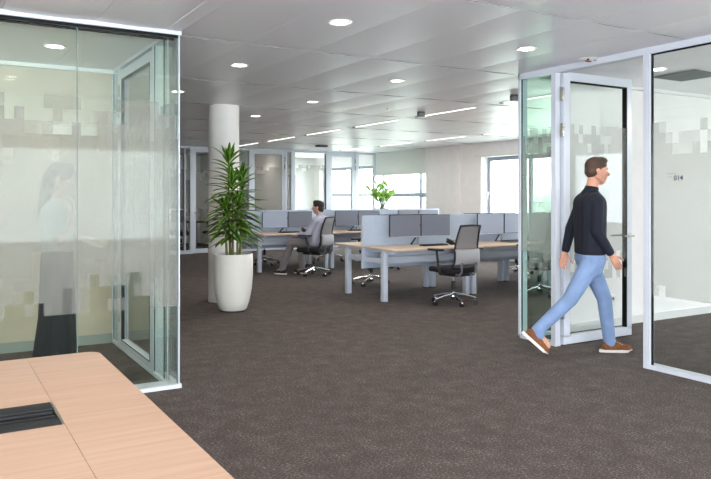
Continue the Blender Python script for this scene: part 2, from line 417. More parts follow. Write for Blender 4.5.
# ------------------------------------------------------------------ right glass front (plane X=XR)
def right_front():
    w = struct(empty('wall_right_glass', (0, 0, 0)))
    f = new('alu').box(XR-.02, XR+.08, -.88, 5.42, CZ-.06, CZ).box(XR-.02, XR+.08, -.88, 3.90, 0, .035).box(XR-.02, XR+.08, 4.93, 5.42, 0, .03)
    f.box(XR-.02, XR+.08, 5.395, 5.42, 0, CZ).box(XR-.025, XR+.04, 4.91, 4.965, 0, CZ-.05)
    f.box(XR-.025, XR+.035, 3.865, 3.925, 0, CZ-.05).box(XR-.027, XR-.018, 3.885, 3.893, 0, CZ-.05)
    f.build('frame', w, smooth=0)
    ys = [-.88, 1.45, 3.865]
    for a, e in zip(ys, ys[1:]):
        new('glass').box(XR-.003, XR+.005, a+.003, e-.003, .035, CZ-.06).build('glass_pane', w, smooth=0)
        new('gasket').box(XR-.001, XR+.011, e-.016, e+.004, .035, CZ-.06).box(XR, XR+.01, a, e, CZ-.072, CZ-.06).build('gasket', w, smooth=0)
    new('greener').box(XR-.003, XR+.007, 4.965, 5.395, .03, CZ-.06).build('glass_pane', w, smooth=0)
    new('gasket').box(XR, XR+.01, 4.965, 4.972, .03, CZ-.06).box(XR, XR+.01, 5.388, 5.395, .03, CZ-.06).build('gasket', w, smooth=0)
    film_mesh(w, .43, 'y', XR-.006, 21, 4.965)
    film_mesh(w, 4.7, 'y', XR-.0065, 27, -.85, zlo=.62, nrows=16, m1='film', m2='film2')
    # glazed return beside the corner
    new('green').box(XR+.08, 5.80, YF+.02, YF+.03, .03, CZ-.04).build('glass_pane', w, smooth=0)
    new('alu').box(XR+.08, 5.80, YF, YF+.06, 0, .03).box(XR+.08, 5.80, YF, YF+.06, CZ-.04, CZ).build('frame', w, smooth=0)
    film_mesh(w, .60, 'x', YF+.013, 23, XR+.09)
    # room name
    def text(s, size, y, z, key, name):
        cu = bpy.data.curves.new(name, 'FONT'); cu.body = s; cu.size = size; cu.extrude = .0004; cu.offset = .0015 if size > .04 else 0
        o = bpy.data.objects.new('tmp', cu); COL.objects.link(o)
        bpy.context.view_layer.update(); dg = bpy.context.evaluated_depsgraph_get()
        me = bpy.data.meshes.new_from_object(o.evaluated_get(dg)); bpy.data.objects.remove(o)
        me.materials.clear(); me.materials.append(M[key]); me.name = name
        p = bpy.data.objects.new(name, me); COL.objects.link(p); p.parent = w
        p.matrix_local = Matrix(((0, 0, -1, XR-.009), (-1, 0, 0, y), (0, 1, 0, z), (0, 0, 0, 1)))
        return p
    text('014', .056, 3.648, 1.578, 'ink', 'room_number')
    text('meeting room', .017, 3.712, 1.628, 'inkl', 'room_text')
    text('ruimte', .017, 3.712, 1.600, 'inkl', 'room_text')
right_front()
def open_door():
    d = struct(empty('door_2', (5.245, 4.915, 0)))
    L = .99; s = .085; T = 2.655
    new('alu').box(0, L, -.03, .03, .012, s+.012, .003).box(0, L, -.03, .03, T-s, T, .003).box(0, s, -.03, .03, s, T-s).box(L-s*.8, L, -.03, .03, s, T-s).build('door_frame', d, smooth=0)
    new('glass').box(s, L-s*.8, -.004, .004, s, T-s).build('glass_pane', d, smooth=0)
    g = new('gasket').box(L-s*.8-.012, L-s*.8-.002, -.026, .026, s, T-s).box(s, L-s*.8, -.024, .024, T-s-.01, T-s).box(s, s+.006, -.026, .026, s, T-s)
    g.build('gasket', d, smooth=0)
    film_mesh(d, L-1.8*s, 'x', -.027, 31, s, m1='film2')
    h = new('steel')
    for z in (.26, 2.02, 2.37):
        h.box(-.045, -.005, -.045, -.02, z, z+.13, .004)
        for q in (.02, .065, .11): h.cyl((-.028, -.05, z+q-.014), (-.028, -.05, z+q+.014), .011)
    h.build('hinge', d)
    for sg in (1, -1):
        new('steel').cyl((L-.035, sg*.03, 1.04), (L-.035, sg*.085, 1.04), .011).cyl((L-.035, sg*.085, 1.04), (L-.17, sg*.085, 1.04), .009).cyl((L-.035, sg*.03, 1.04), (L-.035, sg*.036, 1.04), .027).build('door_handle', d)
open_door()
tag(new('white').box(6.36, 6.54, 5.345, 5.36, .27, .35, .004).m('grey').box(6.375, 6.405, 5.342, 5.346, .295, .325).box(6.435, 6.465, 5.342, 5.346, .295, .325).box(6.495, 6.525, 5.342, 5.346, .295, .325).build('wall_socket'),
    'white triple power socket low on the white wall behind the open glass door', 'socket')

# ------------------------------------------------------------------ far glazed wall
def far_wall():
    w = struct(empty('wall_far_glass', (0, 0, 0)))
    f = new('alu').box(-4.8, XW, YB-.04, YB+.06, CZ-.06, CZ).box(-4.8, 5.6, YB-.04, YB+.06, 0, .09).box(6.65, 7.15, YB-.04, YB+.06, 0, .06).box(8.2, 9.5, YB-.04, YB+.06, 0, .09).box(10.4, XW, YB-.04, YB+.06, 0, .09)
    for x, t in ((.5, .03), (2.5, .03), (4.2, .03), (5.42, .015), (5.59, .035), (6.68, .04), (7.17, .04), (8.19, .03), (8.40, .055), (9.475, .05), (10.42, .055), (XW-.03, .03)):
        f.box(x-t, x+t, YB-.05, YB+.07, 0, CZ)
    f.build('frame', w, smooth=0)
    for a, e in ((-4.8, .5), (.53, 2.47), (2.53, 4.17), (4.23, 5.405), (5.435, 5.555), (6.72, 7.13), (8.22, 8.345), (8.455, 9.425), (10.475, 11.0)):
        new('green' if e < 8.4 else 'glass').box(a, e, YB-.004, YB+.004, .09, CZ-.06).build('glass_pane', w, smooth=0)
        film_mesh(w, e-a, 'x', YB-.007, int(a*10)+77, a, zlo=.86 if e < 7.5 else .5, m1='film', m2='film2', nrows=14 if e < 7.5 else 20)
    new('gasket').box(9.40, 9.42, YB-.012, YB+.01, .1, 2.62).box(8.458, 8.468, YB-.012, YB+.01, .1, 2.62).build('gasket', w, smooth=0)
    for i, (a, e, hs) in enumerate(((5.625, 6.64, -1), (7.21, 8.16, 1), (9.53, 10.36, 1))):
        d = struct(empty('door_%d' % (i+3), (a, YB, 0))); L = e-a; s = .08
        new('alu').box(0, s, -.03, .03, .01, 2.64).box(L-s, L, -.03, .03, .01, 2.64).box(s, L-s, -.03, .03, 2.56, 2.64).box(s, L-s, -.03, .03, .01, .12).build('door_frame', d, smooth=0)
        new('glass').box(s, L-s, -.004, .004, .12, 2.56).build('glass_pane', d, smooth=0)
        film_mesh(d, L-2*s, 'x', -.008, 90+i, s, zlo=.86 if i == 0 else .6, m1='film', m2='film2', nrows=14 if i == 0 else 18)
        hx = .04 if hs < 0 else L-.04
        if i == 0: new('steel').cyl((hx, -.03, 1.03), (hx, -.08, 1.03), .012).cyl((hx, -.08, 1.03), (hx+.14, -.08, 1.03), .01).build('door_handle', d)
        else:
            h = new('steel')
            for z in (2.18, 2.38): h.box(L-.01, L+.02, -.06, -.03, z, z+.12, .003)
            h.build('hinge', d)
far_wall()
struct(new('wall').box(7.12, 7.22, YB+.08, 21.4, 0, CZ).build('wall_far_divider_west', smooth=0))
struct(new('wall').box(8.36, 8.44, YB+.08, 21.4, 0, CZ).build('wall_far_divider_east', smooth=0))

# ------------------------------------------------------------------ column
struct(new('wall').lathe([(.21, 0), (.21, CZ+.01), (0, CZ+.01)], 64, (3.47, 9.41, 0)).build('wall_column'))
struct(new('white').lathe([(.214, 0), (.214, .06), (.21, .065)], 64, (3.47, 9.41, 0)).build('baseboard_column'))

# ------------------------------------------------------------------ ceiling fittings
def downlight():
    r = empty('recessed_downlight')
    new('white').lathe([(.088, 0), (.09, -.004), (.085, -.008), (.074, -.004), (.072, 0), (.072, .004)], 32).build('trim_ring', r)
    new('chrome').lathe([(.072, .004), (.055, .018), (.0, .02)], 32).build('reflector', r)
    new('lamp').lathe([(.060, .002), (.056, -.003), (0, -.004)], 24).build('lamp_lens', r)
    for s in (-1, 1): new('steel').box(s*.03-.006, s*.03+.006, -.012, .012, -.009, -.003, .002).build('lamp_clip', r)
    return tag(r, 'x', 'ceiling light', 'round recessed downlights in the ceiling panels')
def spot(x, y, p=16):
    l = bpy.data.lights.new('downlight_beam', 'SPOT'); l.energy = p; l.spot_size = 2.4; l.spot_blend = .8; l.color = (1, .93, .85); l.shadow_soft_size = .05
    o = bpy.data.objects.new('downlight_beam', l); COL.objects.link(o); o.location = (x, y, CZ-.04)
DL = [(2.50, 4.42, 'largest recessed downlight on the open ceiling, at the top centre'),
 (4.30, 4.42, 'recessed downlight just left of the right glass room corner'),
 (2.50, 6.36, 'recessed downlight above and in front of the plant, one bay before the column'),
 (4.30, 6.36, 'recessed downlight in the middle of the ceiling, above the front desk screens'),
 (4.30, 8.34, 'recessed downlight to the right of the column head'),
 (4.30, 10.27, 'recessed downlight small and low right beside the column head'),
 (2.50, 8.34, 'recessed downlight cut close by the left glass corner, left of the column'),
 (4.30, 12.2, 'recessed downlight hidden around the column head'),
 (2.50, 12.2, 'recessed downlight seen through the left room glass behind the door'),
 (.87, 6.34, 'recessed downlight inside the left glass room'),
 (-.93, 6.34, 'recessed downlight deep inside the left glass room beyond the frame'),
 (6.10, 4.48, 'recessed downlight inside room 014 behind the door post'),
 (7.9, 4.48, 'recessed downlight deeper inside room 014'),
 (4.30, 2.49, 'recessed downlight over the open area beside room 014'),
 (2.50, 2.49, 'recessed downlight over the open area beyond the oak table'),
 (.7, 2.49, 'recessed downlight above the oak table'),
 (6.1, 18.9, 'added downlight brightening the far meeting room behind the column'),  # from here on, downlights are added to brighten the far rooms
 (7.9, 18.9, 'added downlight brightening the far room behind the plant'),
 (9.7, 18.9, 'added downlight brightening the far corner room by the windows')]
proto = downlight()
for i, (x, y, lab) in enumerate(DL):
    o = proto if i == 0 else copy_tree(proto)
    place(o, (x, y, 2.6895), 0, lab)
    spot(x, y, 30 if i in (9, 10) else 9 if i > 15 else 8 if i in (11, 12) else 14)

def line_light():
    r = empty('line_light')
    new('alu').box(-.014, .014, -.68, .68, -.004, .004).build('light_housing', r, smooth=0)
    new('line').box(-.011, .011, -.67, .67, -.007, -.003).build('light_diffuser', r, smooth=0)
    new('grey').box(-.02, .02, .70, .75, -.010, .004, .003).build('light_sensor', r)
    return tag(r, 'x', 'ceiling light', 'slim line lights running towards the far wall')
p2 = line_light(); first = True
for row, X in (('inner row over the desks', 6.52), ('outer row near the window wall', 9.52)):
    for k in range(0, 6 if X < 7 else 6):
        top = Y0+BAY*(k+1)-.06 - .14; cy = top-.68
        if X > 9 and k < 2: pass
        o = p2 if first else copy_tree(p2); first = False
        names = ['nearest', 'second', 'third', 'fourth', 'fifth', 'farthest']
        place(o, (X, cy, 2.690), 0, '%s slim line light in the %s' % (names[k], row))
        l = bpy.data.lights.new('line_beam', 'AREA'); l.shape = 'RECTANGLE'; l.size = .05; l.size_y = 1.3; l.energy = 9; l.color = (1, .97, .93)
        lo = bpy.data.objects.new('line_beam', l); COL.objects.link(lo); lo.location = (X, cy, 2.685)
det = empty('smoke_detector')
new('grey').lathe([(0, -.085), (.05, -.085), (.06, -.07), (.06, -.03), (.052, -.026), (.052, -.02), (.06, -.016), (.062, 0)], 28).build('detector_body', det)
new('dark').lathe([(.061, -.036), (.0615, -.03), (.061, -.026)], 28).build('detector_slot', det)
tag(det, 'grey cylindrical detector on the ceiling above the front desks, in mid ceiling', 'detector', 'grey cylindrical ceiling detectors'); place(det, (6.17, 8.50, 2.70))
d2 = copy_tree(det); place(d2, (6.13, 6.50, 2.70), 0, 'grey cylindrical detector on the ceiling beside the corner of room 014')
tag(new('dark').box(-.13, .13, -.09, .09, -.05, 0, .01).m('grey').box(-.1, .1, -.1, -.088, -.04, -.01).build('ceiling_speaker', loc=(8.18, 15.4, 2.70)), 'small dark box fixed to the ceiling before the far glass wall', 'sensor')
tag(new('white').lathe([(0, -.018), (.02, -.016), (.03, -.004), (.031, 0)], 20).build('ceiling_sensor', loc=(5.56, 8.46, 2.70)), 'tiny white dome sensor on the ceiling left of the grey detector', 'sensor')
fx = empty('emergency_sensor', (5.11, 4.47, 2.694))
new('white').lathe([(0, -.02), (.06, -.018), (.085, -.006), (.088, 0)], 28).build('sensor_cover', fx)
new('red').box(-.03, .03, -.012, .012, -.028, -.016, .003).build('sensor_lamp', fx)
for q in (-.05, .04): new('dark').box(q-.008, q+.008, -.05, -.034, -.022, -.01).build('sensor_clip', fx)
tag(fx, 'round white and red ceiling fitting above the open glass door', 'sensor')
v = new('vent').box(-.25, .25, -.25, .25, -.006, .002)
for k in range(12): v.box(-.24, .24, -.235+k*.04, -.225+k*.04, -.009, -.005)
tag(v.build('air_vent', loc=(6.68, 4.55, 2.688), smooth=0), 'square grey air vent in the ceiling of room 014', 'vent')

# ------------------------------------------------------------------ conference table
t = empty('conference_table', (-.85, 2.505, 0))
TX0, TX1, TY = -1.5, 1.502, .905
b = new('oak'); bm = b.bm
def rounded(x0, x1, y0, y1, r, n=8, rights=True):
    pts = []
    for cx, cy, a0 in ((x1-r, y1-r, 0), (x0+r, y1-r, 90), (x0+r, y0+r, 180), (x1-r, y0+r, 270)):
        for i in range(n+1):
            a = math.radians(a0+90*i/n); pts.append((cx+r*math.cos(a), cy+r*math.sin(a)))
    return pts
def slab(b, pts, z0, z1):
    lo = [b.bm.verts.new((x, y, z0)) for x, y in pts]; hi = [b.bm.verts.new((x, y, z1)) for x, y in pts]; n = len(pts)
    fs = [b.bm.faces.new(hi), b.bm.faces.new(lo[::-1])]+[b.bm.faces.new((lo[i], lo[(i+1) % n], hi[(i+1) % n], hi[i])) for i in range(n)]
    for f in fs: f.material_index = b.mi
# three boards with hairline seams, so the top has real joints; the middle board leaves room for the cable box
def board(x0, x1, y0, y1): b.box(x0, x1, y0, y1, .712, .74)
R = .06
pts = rounded(TX0, TX1, -TY, TY, R)
right = [p for p in pts if p[0] > 1.3]; 
slab(b, [(1.205, -TY), ] + sorted([p for p in right if p[1] < 0], key=lambda p: (p[1], p[0])) + sorted([p for p in right if p[1] >= 0], key=lambda p: (p[1], -p[0])) + [(1.205, TY)], .712, .74)
b.box(TX0, 1.2035, .136, TY, .712, .74).box(TX0, 1.2035, -TY, -.138, .712, .74).box(TX0, .38, -.138, .136, .712, .74)
b.build('tabletop', t, smooth=30)
new('gasket').box(.38, 1.203, -.137, .135, .705, .733).build('cable_well', t, smooth=0)
M['cover'] = mat('cover_grey', (46,47,48), .6, 0, .2)
new('cover').box(.38, 1.197, .052, .135, .730, .7425, .002).box(.38, 1.197, -.137, -.062, .730, .7425, .002).box(.38, 1.19, .018, .026, .730, .7415).box(.38, 1.19, -.034, -.026, .730, .7415).build('cable_cover', t)
new('steel').box(1.1975, 1.203, -.137, .135, .728, .7415).build('cover_end', t)
new('desk').box(-1.2, 1.2, -.03, .03, .64, .71).build('under_beam', t)
for sx in (-1.2, 1.1):
    for sy in (-.7, .7): new('desk').box(sx-.03, sx+.03, sy-.03, sy+.03, 0, .712, .003).build('leg', t)
    new('desk').box(sx-.03, sx+.03, -.7, .7, .64, .71).build('cross_beam', t)
tag(t, 'long pale oak meeting table with a black cable slot, in the foreground', 'table')

# ------------------------------------------------------------------ bench desks
def bench_desk():
    r = empty('bench_desk')
    for s in (-1, 1):
        y0, y1 = (s*.03, s*.83) if s > 0 else (-.83, -.03)
        new('oakd').box(-.775, .775, y0, y1, .712, .737, .003).build('tabletop', r)
    for sx in (-.715, .715):
        for sy in (-.49, .49):
            l = new('desk').box(sx-.035, sx+.035, sy-.04, sy+.04, .008, .70, .004).m('dark').box(sx-.03, sx+.03, sy-.035, sy+.035, 0, .012)
            l.build('leg', r)
        new('desk').box(sx-.025, sx+.025, -.75, .75, .675, .712, .002).box(sx-.025, sx+.025, -.45, .45, .52, .59, .003).build('cross_beam', r)
    new('desk').box(-.69, .69, -.33, -.29, .50, .60, .003).box(-.69, .69, .29, .33, .50, .60, .003).build('long_beam', r)
    new('desk').box(-.60, .60, -.27, -.12, .60, .615).box(-.6, .6, -.275, -.268, .60, .66).box(-.60, .60, .12, .27, .60, .615).box(-.6, .6, .268, .275, .60, .66).build('cable_tray', r, smooth=0)
    new('dark').box(-.5, -.1, -.24, -.17, .615, .65, .005).build('power_strip', r)
    new('screen').box(-.768, .768, -.02, .02, .42, 1.165, .006).build('screen_panel', r)
    new('alu').box(-.775, -.768, -.022, .022, .42, 1.168).box(.768, .775, -.022, .022, .42, 1.168).box(-.775, .775, -.022, .022, 1.165, 1.170).build('screen_trim', r, smooth=0)
    return tag(r, 'x', 'desk', 'bench desks with pale blue screens')
def monitor_pair(kind='arm'):
    r = empty('monitor')
    new('mon').box(-.262, .262, -.014, -.011, -.152, .152).build('display', r)
    new('dark').box(-.266, .266, -.011, .012, -.158, .156, .004).box(-.13, .13, .012, .035, -.08, .08, .01).build('housing', r)
    new('chrome').box(-.262, .262, -.016, -.010, -.161, -.154).build('lower_bezel', r)
    return tag(r, 'x', 'monitor', 'flat monitors in pairs on the desks')
def mon_arm():
    r = empty('monitor_stand')
    new('lgrey').box(-.12, .12, -.09, .05, 0, .012, .005).build('base_plate', r)
    new('lgrey').cyl((0, 0, .01), (0, 0, .33), .018).build('post', r)
    new('chrome').box(-.30, .30, -.012, .012, .27, .30, .003).build('cross_arm', r)
    new('dark').cyl((-.16, -.04, .012), (-.06, -.01, .10), .012).build('cable_clip', r)
    return tag(r, 'x', 'monitor stand', 'stands holding the monitor pairs')
def keyboard():
    r = empty('keyboard')
    new('dark').box(-.21, .21, -.07, .07, 0, .018, .004).build('key_base', r)
    k = new('black')
    for i in range(14):
        for j in range(5): k.box(-.2+i*.0287, -.2+i*.0287+.024, -.06+j*.024, -.06+j*.024+.02, .018, .023)
    k.build('keys', r, smooth=0)
    return tag(r, 'x', 'keyboard', 'dark keyboards on the desks')
def phone():
    r = empty('desk_phone')
    mt = Matrix.Rotation(math.radians(12), 4, 'X')
    new('dark').box(-.10, .10, -.08, .08, .01, .045, .006, mtx=mt).build('phone_body', r)
    new('dark').box(-.10, -.055, -.085, .085, .05, .075, .01, mtx=mt).build('handset', r)
    b = new('lgrey')
    for i in range(3):
        for j in range(4): b.box(-.02+i*.03, .0+i*.03, -.06+j*.022, -.045+j*.022, .045, .05, mtx=mt)
    b.build('phone_keys', r, smooth=0)
    return tag(r, 'x', 'phone', 'desk phones beside the keyboards')
def laptop():
    r = empty('laptop')
    new('grey').box(-.17, .17, -.12, .12, 0, .02, .004).build('laptop_base', r)
    new('dark').box(-.165, .165, -.115, .115, .02, .028, .003).build('laptop_lid', r)
    return tag(r, 'x', 'laptop')
PD, PM, PS, PK, PP = bench_desk(), monitor_pair(), mon_arm(), keyboard(), phone()
first = {}
def inst(p):
    if id(p) not in first: first[id(p)] = 1; return p
    return copy_tree(p)
M['monl'] = mat('monitor_panel_reflect', (158,168,186), .42, 0, .4)
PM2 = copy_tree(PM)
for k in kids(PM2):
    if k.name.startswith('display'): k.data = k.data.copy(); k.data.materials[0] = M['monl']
def pmono(nm, s, i, Yc):    # some displays have a pale window reflection put into their colour
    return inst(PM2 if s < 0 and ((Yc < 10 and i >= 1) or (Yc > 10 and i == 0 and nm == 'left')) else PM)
DX = [6.02, 7.58, 9.14]
pos = ['left end', 'middle', 'right end']; rowname = {8.65: 'front', 12.98: 'rear'}
for Yc in (8.65, 12.98):
    rn = rowname[Yc]
    for i, X in enumerate(DX):
        place(inst(PD), (X, Yc, 0), 0, 'double bench desk with blue screen, %s of the %s desk row' % (pos[i], rn))
        for s in (-1, 1):
            side = 'viewer side' if s < 0 else 'far side'
            if Yc < 10 or s < 0: zz = 1.02
            else: zz = 1.0
            if Yc > 10: zz -= .035
            mx = X+.13+(.06 if i else 0) if Yc < 10 else X+.03+(.06 if i else 0)
            yy = Yc+s*.16
            for q, nm in ((-.275, 'left'), (.275, 'right')):
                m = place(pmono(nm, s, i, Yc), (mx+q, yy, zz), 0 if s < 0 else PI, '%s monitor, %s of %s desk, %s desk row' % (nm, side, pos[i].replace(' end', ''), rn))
            place(inst(PS), (mx, yy+s*-.045, .737), 0 if s < 0 else PI, 'slim monitor stand on the %s of the %s desk in the %s row' % (side, pos[i].replace(' end', ''), rn))
            if s < 0:
                kx = X+.18 if Yc < 10 else X-.06
                if not (Yc < 10 and i == 1): place(inst(PK), (kx, Yc-.42, .737), 0, 'dark keyboard on the %s desk in the %s row' % (pos[i].replace(' end', ''), rn))
                else:
                    lp = laptop(); place(lp, (kx, Yc-.40, .737), 0, 'closed grey laptop on the middle desk of the front row')
                place(inst(PP), (kx+.42, Yc-.36, .737), -.2, 'dark desk phone on the %s desk in the %s row' % (pos[i].replace(' end', ''), rn))

# ------------------------------------------------------------------ office chair (faces +X in its own frame)
def office_chair():
    r = empty('office_chair')
    s = new('black').box(-.23, .25, -.235, .235, .43, .50, .03, 4)
    s.build('seat', r)
    new('dark').box(-.2, .15, -.14, .14, .385, .43, .012).build('seat_mechanism', r)
    # curved back: profile points (x, z)
    prof = [(-.20, .50), (-.245, .56), (-.262, .64), (-.258, .72), (-.268, .82), (-.30, .94), (-.345, 1.06)]
    def wid(z): return .20 if z < .7 else .20-.03*(z-.7)/.36
    f = new('dark')
    for sg in (-1, 1): f.tube([(x, sg*wid(z), z) for x, z in prof], .013, 8)
    f.tube([(prof[-1][0], -wid(1.06), 1.06), (prof[-1][0]-.015, 0, 1.067), (prof[-1][0], wid(1.06), 1.06)], .014, 8)
    f.tube([(prof[0][0], -wid(.5), .5), (prof[0][0]-.01, 0, .495), (prof[0][0], wid(.5), .5)], .014, 8)
    f.build('backrest_frame', r)
    b = new('mesh'); prev = None
    for x, z in prof:
        row = [b.bm.verts.new((x-.02*(1-(t/4-1)**2)+.0, (t/4-1)*wid(z)*.97, z)) for t in range(9)]
        if prev:
            for i in range(8): b.bm.faces.new((prev[i], prev[i+1], row[i+1], row[i]))
        prev = row
    o = b.build('backrest_mesh', r, smooth=60); md = o.modifiers.new('s', 'SOLIDIFY'); md.thickness = .003
    b = new('lgrey'); prev = None
    for z, dx in ((.56, .0), (.575, -.022), (.64, -.03), (.71, -.03), (.735, -.02), (.745, 0)):
        row = [b.bm.verts.new((-.258+dx-.035*(1-(t/5-1)**2), (t/5-1)*.20, z)) for t in range(11)]
        if prev:
            for i in range(10): b.bm.faces.new((prev[i], prev[i+1], row[i+1], row[i]))
        prev = row
    o = b.build('lumbar_pad', r, smooth=60); md = o.modifiers.new('s', 'SOLIDIFY'); md.thickness = .012; md.offset = 1
    for sg in (-.12, .12): new('grey').tube([(-.16, sg, .42), (-.27, sg, .41), (-.31, sg, .46), (-.315, sg, .58)], .014, 8).build('back_bracket', r)
    for sg in (-1, 1):
        a = new('dark').tube([(-.06, sg*.2, .42), (-.06, sg*.27, .42), (-.05, sg*.285, .46), (0, sg*.285, .725)], .017, 8)
        a.box(-.11, .15, sg*.285-.045, sg*.285+.045, .725, .752, .012, 3)
        a.build('armrest', r)
    new('dark').cyl((0, 0, .20), (0, 0, .31), .028).m('chrome').cyl((0, 0, .31), (0, 0, .39), .014).m('dark').cyl((0, 0, .06), (0, 0, .11), .03).build('gas_column', r)
    b = new('chrome').cyl((0, 0, .10), (0, 0, .155), .036, .03)
    cs = []
    for k in range(5):
        a = 2*PI*k/5+.3; ca, sa = math.cos(a), math.sin(a)
        b.tube([(.02*ca, .02*sa, .135), (.16*ca, .16*sa, .118), (.30*ca, .30*sa, .085)], [.024, .018, .013], 8)
        b.cyl((.30*ca, .30*sa, .05), (.30*ca, .30*sa, .09), .008); cs.append((.30*ca, .30*sa, a))
    b.build('star_base', r)
    for x, y, a in cs:
        c_ = new('dark'); p = Vector((-math.sin(a), math.cos(a), 0))
        for sg in (-1, 1): c_.cyl(Vector((x, y, .03))+p*sg*.008, Vector((x, y, .03))+p*sg*.026, .03, n=18)
        c_.m('chrome').cyl(Vector((x, y, .045))-p*.012, Vector((x, y, .045))+p*.012, .022, n=14)
        c_.build('caster', r)
    new('dark').tube([(.05, -.14, .40), (.05, -.25, .395)], .006, 6).build('seat_lever', r)
    return tag(r, 'x', 'office chair', 'black office chairs with grey mesh backs')
D = math.radians
PC = office_chair()
CH = [(6.02, 7.56, 92, 'empty black mesh-back office chair with chrome base at the front left desk'),
 (6.16, 9.86, 195, 'office chair beyond the front left desk, its chrome base showing underneath'),
 (6.00, 11.58, 121, 'grey mesh-back office chair the seated man sits on'),
 (6.06, 13.98, -100, 'office chair behind the rear left desk, base showing between plant and seated man'),
 (7.68, 13.98, -80, 'office chair behind the rear middle desk, base showing right of the seated man'),
 (7.66, 11.80, 150, 'office chair at the rear middle desk, base seen under the front desks'),
 (9.28, 9.80, -110, 'office chair beyond the front right desk, seat showing beside the glass corner'),
 (7.60, 7.55, 95, 'office chair half hidden behind the narrow glass pane, at the middle front desk'),
 (9.10, 7.58, 80, 'office chair farther right behind the narrow frosted pane, at the right front desk')]
for (x, y, a, lab) in CH: place(inst(PC), (x, y, 0), D(a), lab)

# chairs and table seen faintly in the far left room
ft = empty('round_table', (6.3, 19.3, 0))
new('dark').lathe([(0, .72), (.5, .72), (.5, .745), (0, .745)], 32).build('tabletop', ft); new('grey').lathe([(.3, 0), (.28, .02), (.04, .04), (.035, .72)], 24).build('pedestal', ft)
tag(ft, 'dark round table in the far meeting room behind the column', 'table')
for (x, y, a, lab) in ((5.7, 18.7, 60, 'office chair inside the far meeting room, left of the column'), (6.6, 18.6, 120, 'office chair inside the far meeting room, behind the column'), (5.4, 19.6, 20, 'office chair deepest in the far meeting room by the corner glass')):
    place(inst(PC), (x, y, 0), D(a), lab)

# ------------------------------------------------------------------ potted dracaena
PX, PY = 3.27, 8.54
pp = empty('potted_plant', (PX, PY, 0))
new('pot').lathe([(0, .012), (.15, .012), (.172, .03), (.205, .12), (.236, .28), (.25, .45), (.252, .62), (.248, .715), (.243, .722), (.232, .722), (.228, .70), (.226, .64)], 56).build('pot', pp)
new('dark').lathe([(0, 0), (.16, 0), (.16, .014), (0, .014)], 40).build('pot_base', pp)
new('soil').lathe([(0, .665), (.12, .668), (.229, .655)], 40).build('soil', pp)
def leaf(b, uvl, base, dirv, length, width, droop, curl=0):
    d = Vector(dirv).normalized(); side = d.cross(Vector((0, 0, 1)))
    if side.length < .1: side = Vector((1, 0, 0))
    side.normalize(); n = 8; p = Vector(base); rows = []
    ang = 0
    for i in range(n+1):
        t = i/n; w = width*(math.sin(PI*min(1, (t*.93+.07)))**.7)*(1 if t < .98 else .15)
        up = side.cross(d).normalized()
        rows.append([(p-side*w/2+up*w*.18, 0), (p, .5), (p+side*w/2+up*w*.18, 1)])
        p = p+d*length/n; d = (d+Vector((0, 0, -droop/n))).normalized()
    vs = [[b.bm.verts.new(q[0]) for q in r] for r in rows]
    for i in range(n):
        for k in range(2):
            f = b.bm.faces.new((vs[i][k], vs[i][k+1], vs[i+1][k+1], vs[i+1][k])); f.material_index = b.mi
            for lp, u in zip(f.loops, (k/2, (k+1)/2, (k+1)/2, k/2)): lp[uvl].uv = (u, i/n)
# canes: (x, y, height of the crown bottom, top)
canes = [(-.085, -.03, .90, 1.28), (-.01, .05, 1.0, 1.90), (.04, -.06, .88, 1.34), (.10, .03, 1.0, 1.66), (-.03, -.08, .98, 1.60)]
lr = random.Random(11)
for (x, y, zb, zt) in canes:
    lean = Vector((lr.uniform(-.04, .04)+x*.3, lr.uniform(-.04, .04)+y*.3, 0))
    new('stem').tube([(x, y, .64), (x+lean.x*.4, y+lean.y*.4, (zb+.64)/2), (x+lean.x*.8, y+lean.y*.8, zb+.1), (x+lean.x, y+lean.y, zt-.04)], [.017, .016, .013, .007], 10).build('cane', pp)
    b = new('leaf'); uvl = b.bm.loops.layers.uv.new('UVMap'); z = zb; a = lr.uniform(0, 6)
    top = Vector((x, y, 0))
    while z < zt:
        t = (z-zb)/(zt-zb); a += 2.4+lr.uniform(-.25, .25)
        el = -.25+.95*t**2.2+lr.uniform(-.15, .2)
        L = (.39 - .08*t)*lr.uniform(.8, 1.12)
        pt = Vector((x, y, z))+lean*min(1, t+.3)
        leaf(b, uvl, pt, (math.cos(a)*math.cos(el), math.sin(a)*math.cos(el), math.sin(el)+.12), L, .064*lr.uniform(.85, 1.2), .45+lr.uniform(-.1, .35))
        z += .0155
    for i in range(9):
        a += 2.4; el = 1.0+lr.uniform(-.15, .4)
        leaf(b, uvl, Vector((x, y, zt-.03))+lean, (math.cos(a)*math.cos(el), math.sin(a)*math.cos(el), math.sin(el)), .27*lr.uniform(.75, 1.1), .058, .25)
    b.build('foliage', pp, smooth=80)
tag(pp, 'tall dracaena with striped leaves in a rounded white pot, before the white column', 'plant')

